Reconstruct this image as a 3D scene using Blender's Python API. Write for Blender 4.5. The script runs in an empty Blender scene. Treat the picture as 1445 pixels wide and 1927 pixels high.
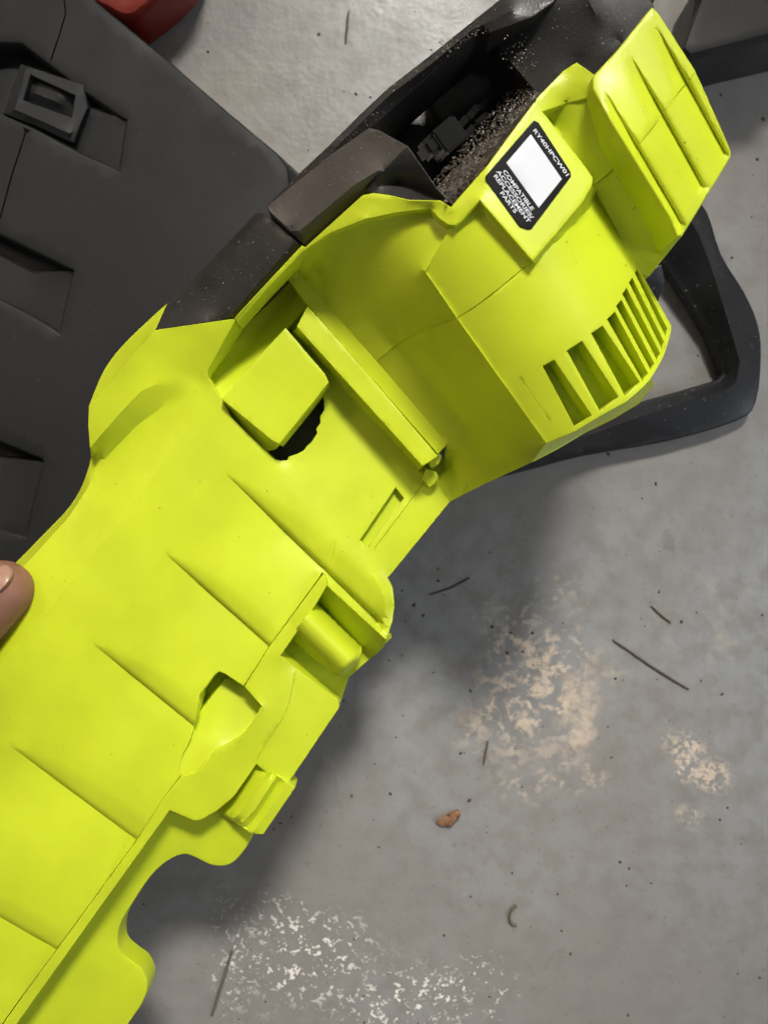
import bpy, bmesh, math, random
import numpy as np
from mathutils import Vector, Matrix
from mathutils.geometry import delaunay_2d_cdt
random.seed(7); np.random.seed(7)
S = bpy.context.scene
COL = S.collection
R = math.radians

# ------------------------------------------------------------------ camera, light, exposure
CAM_Z, F, CX, CY = 0.567, 1548.0, 722.5, 963.5
cam = bpy.data.cameras.new('camera'); cam_o = bpy.data.objects.new('camera', cam); COL.objects.link(cam_o)
cam_o.location = (0, 0, CAM_Z); cam_o.rotation_euler = (0, 0, 0)
cam.sensor_fit = 'HORIZONTAL'; cam.sensor_width = 36; cam.lens = 36 * F / 1445
cam.clip_start = 0.01; cam.clip_end = 60
cam.dof.use_dof = True; cam.dof.focus_distance = 0.42; cam.dof.aperture_fstop = 13
S.camera = cam_o
w = bpy.data.worlds.new('World'); S.world = w; w.use_nodes = True
w.node_tree.nodes['Background'].inputs[0].default_value = (1.0, 0.97, 0.93, 1)
w.node_tree.nodes['Background'].inputs[1].default_value = 0.165
S.view_settings.view_transform = 'Standard'; S.view_settings.look = 'None'
S.view_settings.exposure = 0.0; S.view_settings.gamma = 1.0

def lamp(name, loc, target, size, power, color):
    l = bpy.data.lights.new(name, 'AREA'); l.shape = 'RECTANGLE'; l.size, l.size_y = size
    l.energy = power; l.color = color
    o = bpy.data.objects.new(name, l); COL.objects.link(o); o.location = loc
    d = Vector(target) - Vector(loc); o.rotation_euler = d.to_track_quat('-Z', 'Y').to_euler()
    return o
lamp('ceiling_tube_lamp', (0.30, 1.95, 2.25), (-0.10, -0.02, 0.1), (0.7, 0.4), 2.72, (1.0, 0.97, 0.89)).data.spread = R(25)
lamp('warm_fill_lamp', (-1.5, 1.3, 1.5), (0, 0, 0.1), (0.5, 0.5), 9, (1.0, 0.80, 0.54))  # added unseen fill: warms the faces turned to the upper left
lamp('cool_fill_lamp', (1.35, -0.25, 1.05), (0.15, -0.05, 0.03), (0.6, 0.6), 9.5, (0.80, 0.89, 1.0))  # added unseen fill: cool light to lift the floor right of the saw

# ------------------------------------------------------------------ helpers
HOFF = 0
def P(px, py, h):
    """a point of the place: h millimetres above the floor (HOFF: height of the tool's own datum)"""
    h = h + HOFF
    d = CAM_Z - h / 1000.0
    return Vector(((px - CX) * d / F, -(py - CY) * d / F, h / 1000.0))

def link(name, me, mat, parent=None):
    o = bpy.data.objects.new(name, me); COL.objects.link(o)
    if mat is not None: me.materials.append(mat)
    if parent is not None: o.parent = parent
    return o

def tag(o, label=None, cat=None, group=None, kind=None):
    if label: o['label'] = label
    if cat: o['category'] = cat
    if group: o['group'] = group
    if kind: o['kind'] = kind
    return o

def empty(name, loc=(0, 0, 0)):
    o = bpy.data.objects.new(name, None); COL.objects.link(o); o.location = loc
    o.empty_display_size = 0.02
    return o

def fin(me, sharp=35):
    me.polygons.foreach_set('use_smooth', [True] * len(me.polygons))
    me.set_sharp_from_angle(angle=R(sharp))

def resample(pts, step, closed):
    out = []
    n = len(pts)
    for i in range(n if closed else n - 1):
        a, b = pts[i], pts[(i + 1) % n]
        L = math.hypot(b[0] - a[0], b[1] - a[1])
        k = max(1, int(math.ceil(L / step - 0.2)))
        for j in range(k):
            t = j / k
            h = None if (a[2] is None or b[2] is None) else a[2] + (b[2] - a[2]) * t
            out.append((a[0] + (b[0] - a[0]) * t, a[1] + (b[1] - a[1]) * t, h))
    if not closed: out.append(tuple(pts[-1]))
    return out

def cr(pts, n=4, closed=False):
    """smooth curve through the points"""
    m = len(pts); out = []
    for i in range(m if closed else m - 1):
        g = lambda k: np.array(pts[k % m] if closed else pts[min(max(k, 0), m - 1)], float)
        p0, p1, p2, p3 = g(i - 1), g(i), g(i + 1), g(i + 2)
        for j in range(n):
            t = j / n
            q = 0.5 * ((2 * p1) + (-p0 + p2) * t + (2 * p0 - 5 * p1 + 4 * p2 - p3) * t * t + (-p0 + 3 * p1 - 3 * p2 + p3) * t ** 3)
            out.append(tuple(q))
    if not closed: out.append(tuple(pts[-1]))
    return out

def inside(poly, X, Y):
    px = np.array([p[0] for p in poly]); py = np.array([p[1] for p in poly])
    qx, qy = np.roll(px, -1), np.roll(py, -1)
    r = np.zeros(len(X), bool)
    for a, b, c, d in zip(px, py, qx, qy):
        if b == d: continue
        cond = (b > Y) != (d > Y)
        r ^= cond & (X < (c - a) * (Y - b) / (d - b) + a)
    return r

def offset_line(pl, d):
    out = []
    n = len(pl)
    for i in range(n):
        a = pl[max(i - 1, 0)]; b = pl[min(i + 1, n - 1)]
        tx, ty = b[0] - a[0], b[1] - a[1]; L = math.hypot(tx, ty) or 1
        out.append((pl[i][0] - ty / L * d, pl[i][1] + tx / L * d))
    return out

def sheet(name, outline, mat, parent, creases=(), holes=(), grooves=(), lines=(), cell=11,
          skirt=20, rim=0.5, extra=None, hfunc=None, sharp=32, hole_skirt=None, hole_floor=None, flare=0.0):
    """A moulded plastic skin: outline with heights, creases inside it, smooth membrane between,
    rounded rim and side walls going down."""
    V, FX, E = [], [], []
    def add(pts, closed):
        b = len(V); n = len(pts)
        for p in pts:
            V.append((p[0], p[1])); FX.append(p[2] if len(p) > 2 else None)
        for i in range(n if closed else n - 1):
            E.append((b + i, b + (i + 1) % n))
        return range(b, b + n)
    ol = resample([p if len(p) > 2 else (p[0], p[1], None) for p in outline], cell, True); add(ol, True)
    hl = []
    for h in holes:
        hr = resample([p if len(p) > 2 else (p[0], p[1], None) for p in h], cell, True); hl.append(hr); add(hr, True)
    for c in creases: add(resample(c, cell, False), False)
    for c in lines: add(resample([(p[0], p[1], None) for p in c], cell, False), False)
    gcent = []
    for pl, wid, dep in grooves:
        for s in (-1, 1): add([(a, b, None) for a, b in offset_line(pl, s * wid / 2)], False)
        gcent.append((np.array([p[:2] for p in pl], float), wid, dep))
        add([(p[0], p[1], None) for p in pl], False)
    A = np.array(V)
    x0, y0 = A.min(0); x1, y1 = A.max(0)
    gx, gy = [], []
    row = 0; y = y0
    while y < y1:
        x = x0 + (cell / 2 if row % 2 else 0)
        while x < x1:
            gx.append(x); gy.append(y); x += cell
        y += cell * 0.866; row += 1
    gx = np.array(gx); gy = np.array(gy)
    if len(gx):
        k = inside(ol, gx, gy)
        for h in hl: k &= ~inside(h, gx, gy)
        gx, gy = gx[k], gy[k]
        if len(gx):
            d2 = np.full(len(gx), 1e9)
            for a, b in V: d2 = np.minimum(d2, (gx - a) ** 2 + (gy - b) ** 2)
            k = d2 > (0.5 * cell) ** 2
            for a, b in zip(gx[k], gy[k]): V.append((a, b)); FX.append(None)
    ov, oe, of, orig, _, _ = delaunay_2d_cdt([Vector(v) for v in V], E, [], 0, 1e-3)
    Q = np.array([(v.x, v.y) for v in ov]); n = len(Q)
    H = np.full(n, np.nan)
    for i, o in enumerate(orig):
        for j in o:
            if j < len(FX) and FX[j] is not None: H[i] = FX[j]; break
    T = np.array([list(f) for f in of])
    C = Q[T].mean(1)
    k = inside(ol, C[:, 0], C[:, 1])
    for h in hl: k &= ~inside(h, C[:, 0], C[:, 1])
    T = T[k]
    ar = (Q[T[:, 1], 0] - Q[T[:, 0], 0]) * (Q[T[:, 2], 1] - Q[T[:, 0], 1]) - (Q[T[:, 1], 1] - Q[T[:, 0], 1]) * (Q[T[:, 2], 0] - Q[T[:, 0], 0])
    T = T[np.abs(ar) > 1e-4]; ar = ar[np.abs(ar) > 1e-4]
    T[ar > 0] = T[ar > 0][:, ::-1]            # pixel y points down
    if hfunc is not None:
        H = np.array([hfunc(a, b) for a, b in Q])
    else:
        ed = np.unique(np.sort(np.vstack([T[:, [0, 1]], T[:, [1, 2]], T[:, [2, 0]]]), 1), axis=0)
        used = np.zeros(n, bool); used[T.ravel()] = True
        fixed = ~np.isnan(H); free = used & ~fixed
        x = np.where(fixed, H, np.nanmean(H))
        L = 1.0 / np.maximum(np.hypot(*(Q[ed[:, 0]] - Q[ed[:, 1]]).T), 0.5)
        def lap(v):
            d = (v[ed[:, 0]] - v[ed[:, 1]]) * L
            return np.bincount(ed[:, 0], d, n) - np.bincount(ed[:, 1], d, n)
        r = -lap(x) * free; p = r.copy(); rs = r @ r
        for _ in range(600):
            if rs < 1e-9: break
            Ap = lap(p) * free; al = rs / (p @ Ap); x += al * p; r -= al * Ap
            rn = r @ r; p = r + rn / rs * p; rs = rn
        H = x
    if extra is not None:
        H = H + np.array([extra(a, b) for a, b in Q])
    for pl, wid, dep in gcent:
        dmin = np.full(n, 1e9)
        for a, b in zip(pl[:-1], pl[1:]):
            ab = b - a; t = np.clip(((Q - a) @ ab) / (ab @ ab), 0, 1)
            dmin = np.minimum(dmin, np.hypot(*(Q - a - t[:, None] * ab).T))
        H = H - np.where(dmin < wid * 0.3, dep, 0)
    co = [P(a, b, h) for (a, b), h in zip(Q, H)]
    faces = [tuple(t) for t in T]
    # rim and walls
    cnt = {}
    for t in faces:
        for a, b in ((t[0], t[1]), (t[1], t[2]), (t[2], t[0])):
            cnt[(a, b)] = cnt.get((a, b), 0) + 1
    be = [(a, b) for (a, b) in cnt if (b, a) not in cnt]
    nrm = {}
    for a, b in be:
        d = co[b] - co[a]; nn = Vector((d.y, -d.x, 0))
        if nn.length > 0: nn.normalize()
        for q in (a, b): nrm[q] = nrm.get(q, Vector()) + nn
    hole_pts = set()
    if hl:
        for a, b in be:
            m = (Q[a] + Q[b]) / 2
            for h in hl:
                hp = np.array([(p[0], p[1]) for p in h])
                if np.hypot(*(hp - m).T).min() < cell * 0.75: hole_pts.add(a); hole_pts.add(b)
    rings = {}
    e = rim / 1000
    for q, nn in nrm.items():
        nn = nn.normalized() if nn.length > 1e-6 else nn
        sk = (hole_skirt if (q in hole_pts and hole_skirt is not None) else skirt) / 1000
        ids = [q]
        for ang in (30, 60, 90):
            co.append(co[q] + nn * e * math.sin(R(ang)) * 0.8 - Vector((0, 0, e * (1 - math.cos(R(ang)))))); ids.append(len(co) - 1)
        c = co[ids[-1]]
        co.append(Vector((c.x, c.y, co[q].z - max(sk, e * 1.5))) + nn * (flare * sk if q not in hole_pts else 0)); ids.append(len(co) - 1)
        rings[q] = ids
    for a, b in be:
        for j in range(4):
            faces.append((rings[b][j], rings[a][j], rings[a][j + 1], rings[b][j + 1]))
    if hole_floor is not None:
        for h in hl:
            b0 = len(co)
            hh = [np.array([p[0], p[1]]) for p in h]
            for p in hh:
                i = int(np.argmin(np.hypot(*(Q - p).T))); co.append(P(p[0], p[1], H[i]) - Vector((0, 0, hole_floor / 1000)))
            idx = list(range(b0, len(co)))
            a2 = sum(hh[i][0] * hh[(i + 1) % len(hh)][1] - hh[(i + 1) % len(hh)][0] * hh[i][1] for i in range(len(hh)))
            faces.append(tuple(idx if a2 < 0 else idx[::-1]))
    me = bpy.data.meshes.new(name)
    me.from_pydata([tuple(c) for c in co], [], faces); me.validate(); me.update()
    bm = bmesh.new(); bm.from_mesh(me)
    bmesh.ops.delete(bm, geom=[v for v in bm.verts if not v.link_faces], context='VERTS')
    bm.to_mesh(me); bm.free()
    fin(me, sharp)
    return link(name, me, mat, parent)

def tube(name, pts, radii, mat, parent=None, seg=10, cap=True, squash=None):
    """a bent round bar through the points (metres)"""
    me = bpy.data.meshes.new(name); co, fs = [], []
    n = len(pts); up = Vector((0.13, 0.2, 0.97)).normalized()
    for i, p in enumerate(pts):
        p = Vector(p)
        d = (Vector(pts[min(i + 1, n - 1)]) - Vector(pts[max(i - 1, 0)])).normalized()
        s = d.cross(up).normalized(); t = s.cross(d)
        for k in range(seg):
            a = 2 * math.pi * k / seg
            co.append(p + (s * math.cos(a) + t * math.sin(a) * (squash or 1)) * radii[i])
    for i in range(n - 1):
        for k in range(seg):
            fs.append((i * seg + k, i * seg + (k + 1) % seg, (i + 1) * seg + (k + 1) % seg, (i + 1) * seg + k))
    if cap:
        fs.append(tuple(range(seg))[::-1]); fs.append(tuple(range((n - 1) * seg, n * seg)))
    me.from_pydata([tuple(c) for c in co], [], fs); me.update()
    bm = bmesh.new(); bm.from_mesh(me); bmesh.ops.recalc_face_normals(bm, faces=bm.faces); bm.to_mesh(me); bm.free()
    fin(me, 50)
    return link(name, me, mat, parent)

# ------------------------------------------------------------------ materials
def mat(name, color, rough=0.45, spec=0.5, bump=0.0, bscale=900, var=0.0, vscale=18, dirt=None, rvar=0.08):
    m = bpy.data.materials.new(name); m.use_nodes = True
    nt = m.node_tree; N = nt.nodes; Lk = nt.links; b = N['Principled BSDF']
    b.inputs['Base Color'].default_value = (*color, 1); b.inputs['Roughness'].default_value = rough
    b.inputs['Specular IOR Level'].default_value = spec
    tc = N.new('ShaderNodeTexCoord')
    def noise(scale, det=4):
        n = N.new('ShaderNodeTexNoise'); n.inputs['Scale'].default_value = scale; n.inputs['Detail'].default_value = det
        Lk.new(tc.outputs['Object'], n.inputs['Vector']); return n
    if rvar:
        n = noise(30); mr = N.new('ShaderNodeMapRange'); Lk.new(n.outputs[0], mr.inputs[0])
        mr.inputs[1].default_value = .3; mr.inputs[2].default_value = .7
        mr.inputs[3].default_value = rough - rvar; mr.inputs[4].default_value = rough + rvar
        Lk.new(mr.outputs[0], b.inputs['Roughness'])
    last = None
    if var:
        n = noise(vscale); mx = N.new('ShaderNodeMix'); mx.data_type = 'RGBA'
        mr = N.new('ShaderNodeMapRange'); Lk.new(n.outputs[0], mr.inputs[0]); mr.inputs[1].default_value = .35; mr.inputs[2].default_value = .65
        Lk.new(mr.outputs[0], mx.inputs[0])
        mx.inputs[6].default_value = (*[c * (1 - var) for c in color], 1); mx.inputs[7].default_value = (*[min(1, c * (1 + var)) for c in color], 1)
        last = mx.outputs[2]
    if dirt:
        dcol, dscale, thr = dirt
        n = noise(dscale, 2); mr = N.new('ShaderNodeMapRange'); Lk.new(n.outputs[0], mr.inputs[0])
        mr.inputs[1].default_value = thr; mr.inputs[2].default_value = thr + .05
        mx = N.new('ShaderNodeMix'); mx.data_type = 'RGBA'
        Lk.new(mr.outputs[0], mx.inputs[0])
        if last: Lk.new(last, mx.inputs[6])
        else: mx.inputs[6].default_value = (*color, 1)
        mx.inputs[7].default_value = (*dcol, 1); last = mx.outputs[2]
    if last: Lk.new(last, b.inputs['Base Color'])
    if bump:
        n = noise(bscale, 3); bp = N.new('ShaderNodeBump'); bp.inputs['Strength'].default_value = bump; bp.inputs['Distance'].default_value = .0004
        Lk.new(n.outputs[0], bp.inputs['Height']); Lk.new(bp.outputs[0], b.inputs['Normal'])
    return m
LIME = mat('lime_plastic', (0.520, 0.598, 0.021), 0.38, 0.36, 0.14, 700, 0.06, 26, ((0.36, 0.38, 0.03), 260, 0.755))
BLACK = mat('black_plastic', (0.018, 0.0162, 0.0155), 0.42, 0.5, 0.30, 900, 0.12, 40, ((0.11, 0.10, 0.085), 420, 0.70))
INNER = mat('inner_grey_plastic', (0.075, 0.075, 0.08), 0.6, 0.3)
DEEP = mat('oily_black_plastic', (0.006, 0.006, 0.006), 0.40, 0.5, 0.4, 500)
BLACK_SHEEN = mat('sheen_black_plastic', (0.074, 0.063, 0.057), 0.50, 0.4, 0.25, 900, 0.10, 30)  # cover panel's lamp sheen, painted as a lighter base colour
GUARD = mat('guard_black_plastic', (0.011, 0.010, 0.010), 0.55, 0.35, 0.3, 700, 0.15, 40, ((0.07, 0.06, 0.05), 420, 0.70))
RUBBER = mat('grey_black_grip', (0.0125, 0.0125, 0.0145), 0.5, 0.45, 0.35, 800, 0.15, 40, ((0.14, 0.13, 0.11), 300, 0.69))
CASE = mat('case_plastic', (0.0115, 0.0118, 0.013), 0.58, 0.26, 0.22, 900, 0.20, 7, ((0.035, 0.034, 0.032), 160, 0.72))
INK = mat('label_black', (0.006, 0.006, 0.007), 0.6, 0.12)
WHITE = mat('label_white', (0.60, 0.62, 0.66), 0.5, 0.2)
STEEL = mat('oily_steel', (0.10, 0.10, 0.095), 0.22, 0.8, 0.3, 300)
STEEL.node_tree.nodes['Principled BSDF'].inputs['Metallic'].default_value = 1.0
GRIME = mat('packed_sawdust', (0.075, 0.060, 0.046), 0.65, 0.3, 1.0, 500, 0.5, 160)
CHIPS = mat('dark_oily_chips', (0.075, 0.060, 0.047), 0.45, 0.5, 0, 500, 0.8, 350)
PALE = mat('pale_sawdust', (0.26, 0.22, 0.17), 0.6, 0.4, 0, 500, 0.5, 350)
REDP = mat('red_plastic', (0.17, 0.014, 0.008), 0.4, 0.5, 0.1, 400)
SKIN = mat('skin', (0.25, 0.115, 0.078), 0.5, 0.4, 0.5, 900, 0.10, 60)
SKIN.node_tree.nodes['Principled BSDF'].inputs['Subsurface Weight'].default_value = 0.12
SKIN.node_tree.nodes['Principled BSDF'].inputs['Subsurface Radius'].default_value = (0.004, 0.0015, 0.001)
NAIL = mat('nail', (0.36, 0.20, 0.145), 0.3, 0.5)
TWIG = mat('dry_twig', (0.14, 0.115, 0.09), 0.8, 0.2)
SPECK = mat('dark_specks', (0.075, 0.062, 0.05), 0.8, 0.2, 0, 500, 0.5, 40)
CHIPM = mat('orange_wood', (0.25, 0.125, 0.068), 0.7, 0.3, 0.6, 600, 0.3, 200)

def floor_material():
    m = bpy.data.materials.new('painted_concrete'); m.use_nodes = True
    nt = m.node_tree; N = nt.nodes; Lk = nt.links; b = N['Principled BSDF']
    tc = N.new('ShaderNodeTexCoord')
    def noise(scale, det=5, dist=0.0):
        n = N.new('ShaderNodeTexNoise'); n.inputs['Scale'].default_value = scale; n.inputs['Detail'].default_value = det
        n.inputs['Distortion'].default_value = dist
        Lk.new(tc.outputs['Object'], n.inputs['Vector']); return n.outputs[0]
    def rng(src, a, c, lo=0, hi=1):
        r = N.new('ShaderNodeMapRange'); r.interpolation_type = 'SMOOTHSTEP'; Lk.new(src, r.inputs[0])
        r.inputs[1].default_value = a; r.inputs[2].default_value = c; r.inputs[3].default_value = lo; r.inputs[4].default_value = hi
        return r.outputs[0]
    def mix(f, a, c):
        x = N.new('ShaderNodeMix'); x.data_type = 'RGBA'
        if isinstance(f, float): x.inputs[0].default_value = f
        else: Lk.new(f, x.inputs[0])
        for i, v in ((6, a), (7, c)):
            if isinstance(v, tuple): x.inputs[i].default_value = (*v, 1)
            else: Lk.new(v, x.inputs[i])
        return x.outputs[2]
    def math_(op, a, c):
        x = N.new('ShaderNodeMath'); x.operation = op
        for i, v in ((0, a), (1, c)):
            if isinstance(v, (int, float)): x.inputs[i].default_value = v
            else: Lk.new(v, x.inputs[i])
        return x.outputs[0]
    base = mix(rng(noise(5), .35, .65), (0.258, 0.236, 0.220), (0.292, 0.288, 0.286))
    base = mix(rng(noise(60, 6), .35, .7), base, (0.235, 0.220, 0.206))
    base = mix(rng(noise(220, 3), .64, .72, 0, .35), base, (0.12, 0.10, 0.085))
    # pale patches, plus bead-like lamp glints painted into the colour
    rough = None
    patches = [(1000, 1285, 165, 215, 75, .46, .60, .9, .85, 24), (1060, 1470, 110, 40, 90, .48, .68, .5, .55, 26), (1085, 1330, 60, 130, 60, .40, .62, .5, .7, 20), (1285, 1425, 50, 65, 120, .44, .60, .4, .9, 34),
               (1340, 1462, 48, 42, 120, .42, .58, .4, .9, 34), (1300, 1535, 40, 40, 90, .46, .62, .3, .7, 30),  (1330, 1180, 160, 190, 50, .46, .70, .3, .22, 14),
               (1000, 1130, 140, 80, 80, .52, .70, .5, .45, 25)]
    lamp_glints = [(570, 1810, 190, 130, 150, .545, .60, .9, .95, 16), (740, 1895, 200, 85, 150, .55, .605, .9, .95, 16), (440, 1790, 70, 140, 200, .57, .62, .4, .9, 24), (880, 1880, 130, 90, 180, .575, .625, .5, .9, 20)]
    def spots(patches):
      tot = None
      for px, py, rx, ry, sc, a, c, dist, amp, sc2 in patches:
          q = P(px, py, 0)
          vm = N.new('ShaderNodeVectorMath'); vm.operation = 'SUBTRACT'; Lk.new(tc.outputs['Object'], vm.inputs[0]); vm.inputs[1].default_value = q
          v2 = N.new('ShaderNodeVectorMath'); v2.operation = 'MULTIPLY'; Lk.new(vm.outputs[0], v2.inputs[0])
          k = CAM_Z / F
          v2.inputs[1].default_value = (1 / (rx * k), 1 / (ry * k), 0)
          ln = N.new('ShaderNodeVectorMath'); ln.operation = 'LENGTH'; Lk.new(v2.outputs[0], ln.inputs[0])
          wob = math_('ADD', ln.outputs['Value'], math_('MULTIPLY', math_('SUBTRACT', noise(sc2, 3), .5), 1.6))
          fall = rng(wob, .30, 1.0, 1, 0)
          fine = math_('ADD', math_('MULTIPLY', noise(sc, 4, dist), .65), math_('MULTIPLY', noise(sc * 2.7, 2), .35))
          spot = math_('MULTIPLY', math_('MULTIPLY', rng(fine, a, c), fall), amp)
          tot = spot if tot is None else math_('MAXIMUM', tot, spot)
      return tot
    tot = spots(patches); glint_mask = spots(lamp_glints)
    base = mix(tot, base, (0.68, 0.55, 0.43)); base = mix(glint_mask, base, (0.86, 0.80, 0.74)); tot = math_('MAXIMUM', tot, glint_mask)
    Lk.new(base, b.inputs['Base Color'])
    r = rng(noise(12), .3, .7, .26, .44)
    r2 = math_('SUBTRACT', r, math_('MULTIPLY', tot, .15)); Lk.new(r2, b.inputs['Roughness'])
    bp = N.new('ShaderNodeBump'); bp.inputs['Strength'].default_value = .35; bp.inputs['Distance'].default_value = .0015
    hgt = math_('ADD', math_('MULTIPLY', noise(140, 6), .6), math_('MULTIPLY', tot, .8))
    Lk.new(hgt, bp.inputs['Height']); Lk.new(bp.outputs[0], b.inputs['Normal'])
    b.inputs['Specular IOR Level'].default_value = .38
    return m

# ------------------------------------------------------------------ the floor
def floor():
    me = bpy.data.meshes.new('floor'); s = 4.0
    me.from_pydata([(-s, -s, 0), (s, -s, 0), (s, s, 0), (-s, s, 0)], [], [(0, 1, 2, 3)])
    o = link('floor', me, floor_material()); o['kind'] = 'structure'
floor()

# ------------------------------------------------------------------ the chainsaw
HOFF = -103
saw = empty('chainsaw', P(700, 900, 150))
tag(saw, 'lime green and black chainsaw body with ribbed casing and black loop handle', 'chainsaw')
SAWINV = Matrix.Translation(-saw.location)
def part(o):                       # meshes are built in world space: keep them there under the Empty
    if o.parent is None: o.parent = saw
    o.matrix_parent_inverse = SAWINV
    return o
def sub(o, parent):
    o.parent = parent; o.matrix_parent_inverse = Matrix.Identity(4)
    return o

def rib_fn(ribs, rec=190):
    rs = []
    for A, B, W, D in ribs:
        A = np.array(A, float); B = np.array(B, float); L = np.linalg.norm(B - A); t = (B - A) / L
        n = np.array([t[1], -t[0]])           # towards the upper right in the picture
        rs.append((A, t, n, L, W, D))
    def f(x, y):
        z = 0.0
        for A, t, n, L, W, D in rs:
            p = np.array((x, y)) - A; u = p @ t; s = p @ n
            run = 45 if 30 < W < 42 else 22
            if u <= 0 or u > L + run: continue
            g = min(1, u / (L * .4)) ** .8
            if u > L and W < 30 or W > 42: g *= min(1, max(0, 1 - (u - L) / 22))
            w = max(4, W * min(1, u / (L * .5)) ** .8); ws = min(w, 5 + W * .12)
            if s >= -0.3:
                s0 = max(s, 0)
                if s0 < ws: z -= D * .58 * g * (1 - math.sqrt(max(0, 1 - (1 - s0 / ws) ** 2))) ** .8
                if s0 < w: z -= D * .42 * g * (1 - s0 / w)
            elif s > -rec:
                z -= D * g * (1 + s / rec) ** 1.5
        return z
    lines = []
    for A, t, n, L, W, D in rs:
        for s in (0.0, -1.2, 1.0, 2.2, 4, 6.5, 10):
            if s > W: break
            u0 = max(4, s * 1.4)
            lines.append([tuple(A + t * u0 + n * s), tuple(A + t * L + n * s)])
        if W > 14: lines.append([tuple(A + t * L * k + n * W * min(1, k / .5) ** .8) for k in (.06, .15, .25, .37, .5, .75, 1)])
    return f, lines

ridge = [(-60, 1325, 220.5), (0, 1257, 220.6), (111, 1127, 220.8), (166, 1055, 221), (213, 1000, 221), (293, 890, 221), (351, 802, 221), (364, 773, 222), (368, 740, 223), (367, 712, 224)]
seam = [(607, 1076), (505, 1217), (458, 1290)]
ribs, riblines = rib_fn([((426, 893), (712, 1169), 43, 7.2), ((312, 1043), (507, 1216), 33, 5.2), ((175, 1212), (366, 1367), 36, 5.2),
                         ((20, 1405), (255, 1579), 36, 5.2), ((-95, 1672), (106, 1787), 36, 5.0)])
rag = [(515, 865, 216.5), (528, 868, 215.5), (541, 867, 214.5), (544, 860, 214.5), (560, 855, 214.5), (573, 848, 214.5), (577, 841, 214.5), (588, 831, 214.5), (598, 815, 214.5), (596, 807, 214.5), (604, 796, 214.5),
       (603, 784, 214.5), (611, 772, 214.5), (611, 757, 214.5), (608, 738, 214.5)]
rear_outline = [(-60, 1150, 190), (45, 1045, 190)] + cr([(45, 1045, 190), (120, 968, 191), (150, 925, 193), (166, 885, 195), (172, 862, 197)], 3)[3:] + [(170, 842, 211), (167, 800, 213)] + cr([(168, 765, 214), (195, 700, 206), (230, 652, 205), (280, 603, 208), (314, 572, 212)], 4) + [
                (290, 622, 229), (443, 600, 239), (415, 650, 233), (390, 697, 227), (389, 706, 226), (405, 733, 223), (420, 757, 221.5), (432, 783, 220.5), (470, 822, 218.5)] + rag + \
               [(560, 690, 212), (548, 612, 212), (578, 576, 212), (823, 857, 212), (846, 880, 212), (846, 943, 215), (728, 1088, 214), (738, 1108, 213), (741, 1140, 212.5), (737, 1170, 212.5),
                (726, 1203, 214), (668, 1150, 219), (613, 1099, 220), (607, 1076, 220), (505, 1217, 220), (458, 1290, 220), (425, 1268, 220), (413, 1263, 220), (404, 1268, 220), (374, 1308, 220), (371, 1335, 220), (358, 1390, 220), (343, 1420, 220), (337, 1440, 220),
                (341, 1457, 220), (308, 1500, 220), (258, 1578, 220), (104, 1789, 220), (28, 1892, 220), (-20, 1960, 220), (-90, 1960, 220), (-90, 1600, 220)]
wing_low = [(170, 842, 211), (192, 816, 215.5), (225, 778, 219.5), (265, 736, 223.5), (300, 720, 225), (340, 714, 224.6), (367, 712, 224)]
rear = part(sheet('rear_housing', rear_outline, LIME, None,
    creases=[ridge, [(168, 766, 214), (230, 691, 223), (290, 622, 229.5)], [(p[0], p[1], 219.3) for p in offset_line([q[:2] for q in ridge[:6]], -11)], wing_low,
             [(-60, 1168, 209), (60, 1050, 209), (130, 972, 208), (164, 920, 204), (184, 880, 201), (212, 848, 206), (256, 802, 212.5), (302, 768, 218.5), (338, 748, 221.5)],
             [(367, 712, 224), (389, 706, 226)],
             [(690, 940, 214.5), (800, 950, 214)],
             [(560, 935, 217.5), (640, 1020, 218), (705, 1088, 218.5), (722, 1120, 218.5), (724, 1150, 218)]],
    lines=riblines, extra=ribs, cell=12, skirt=22, rim=0.45, sharp=21,
    holes=[[(744, 916, 213.6), (761, 937, 213.8), (692, 1032, 216.5), (676, 1016, 216.3)]], hole_skirt=5.2, hole_floor=5.0,
    grooves=[([(800, 905), (770, 945), (706, 1030)], 2.0, .5), ([(632, 1020), (621, 1064)], 1.6, .3)]))

# dark inner frame under the skins
part(sheet('inner_frame', [(130, 1130, 184), (270, 830, 184), (400, 600, 192), (560, 530, 200), (680, 700, 202), (780, 860, 202), (720, 1070, 198), (560, 1210, 184), (430, 1230, 180), (200, 1500, 184), (-60, 1850, 184), (-60, 1340, 184)],
           INNER, None, skirt=32, cell=40, rim=3))

# lower half of the casing
lower = part(sheet('lower_housing', [(609, 1080, 219.6), (615, 1100, 219.6), (596, 1133, 219.4), (526, 1235, 218.5), (556, 1258, 212), (600, 1292, 208), (636, 1318, 206), (637, 1332, 206), (541, 1474, 210), (512, 1462, 211),
     (482, 1437, 213.5), (439, 1499, 215), (408, 1525, 215), (377, 1543, 216), (366, 1544, 216.5), (319, 1524, 219), (208, 1679, 219), (38, 1917, 219), (10, 1955, 219), (-17, 1962, 219.5), (31, 1894, 219.5), (107, 1790, 219.5), (260, 1580, 219.5), (310, 1501, 219.5), (343, 1460, 219.5),
     (352, 1460, 219.5), (367, 1454, 219.5), (387, 1434, 219.5), (412, 1410, 219.4), (430, 1402, 219), (452, 1390, 219), (467, 1374, 219), (493, 1329, 219.2), (461, 1292, 219.6), (507, 1219, 219.6)],
     LIME, None, skirt=26, cell=10, rim=0.4, grooves=[(cr([(556, 1266), (547, 1310), (536, 1346), (511, 1384), (486, 1424)], 3), 2.0, .4)]))
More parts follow.
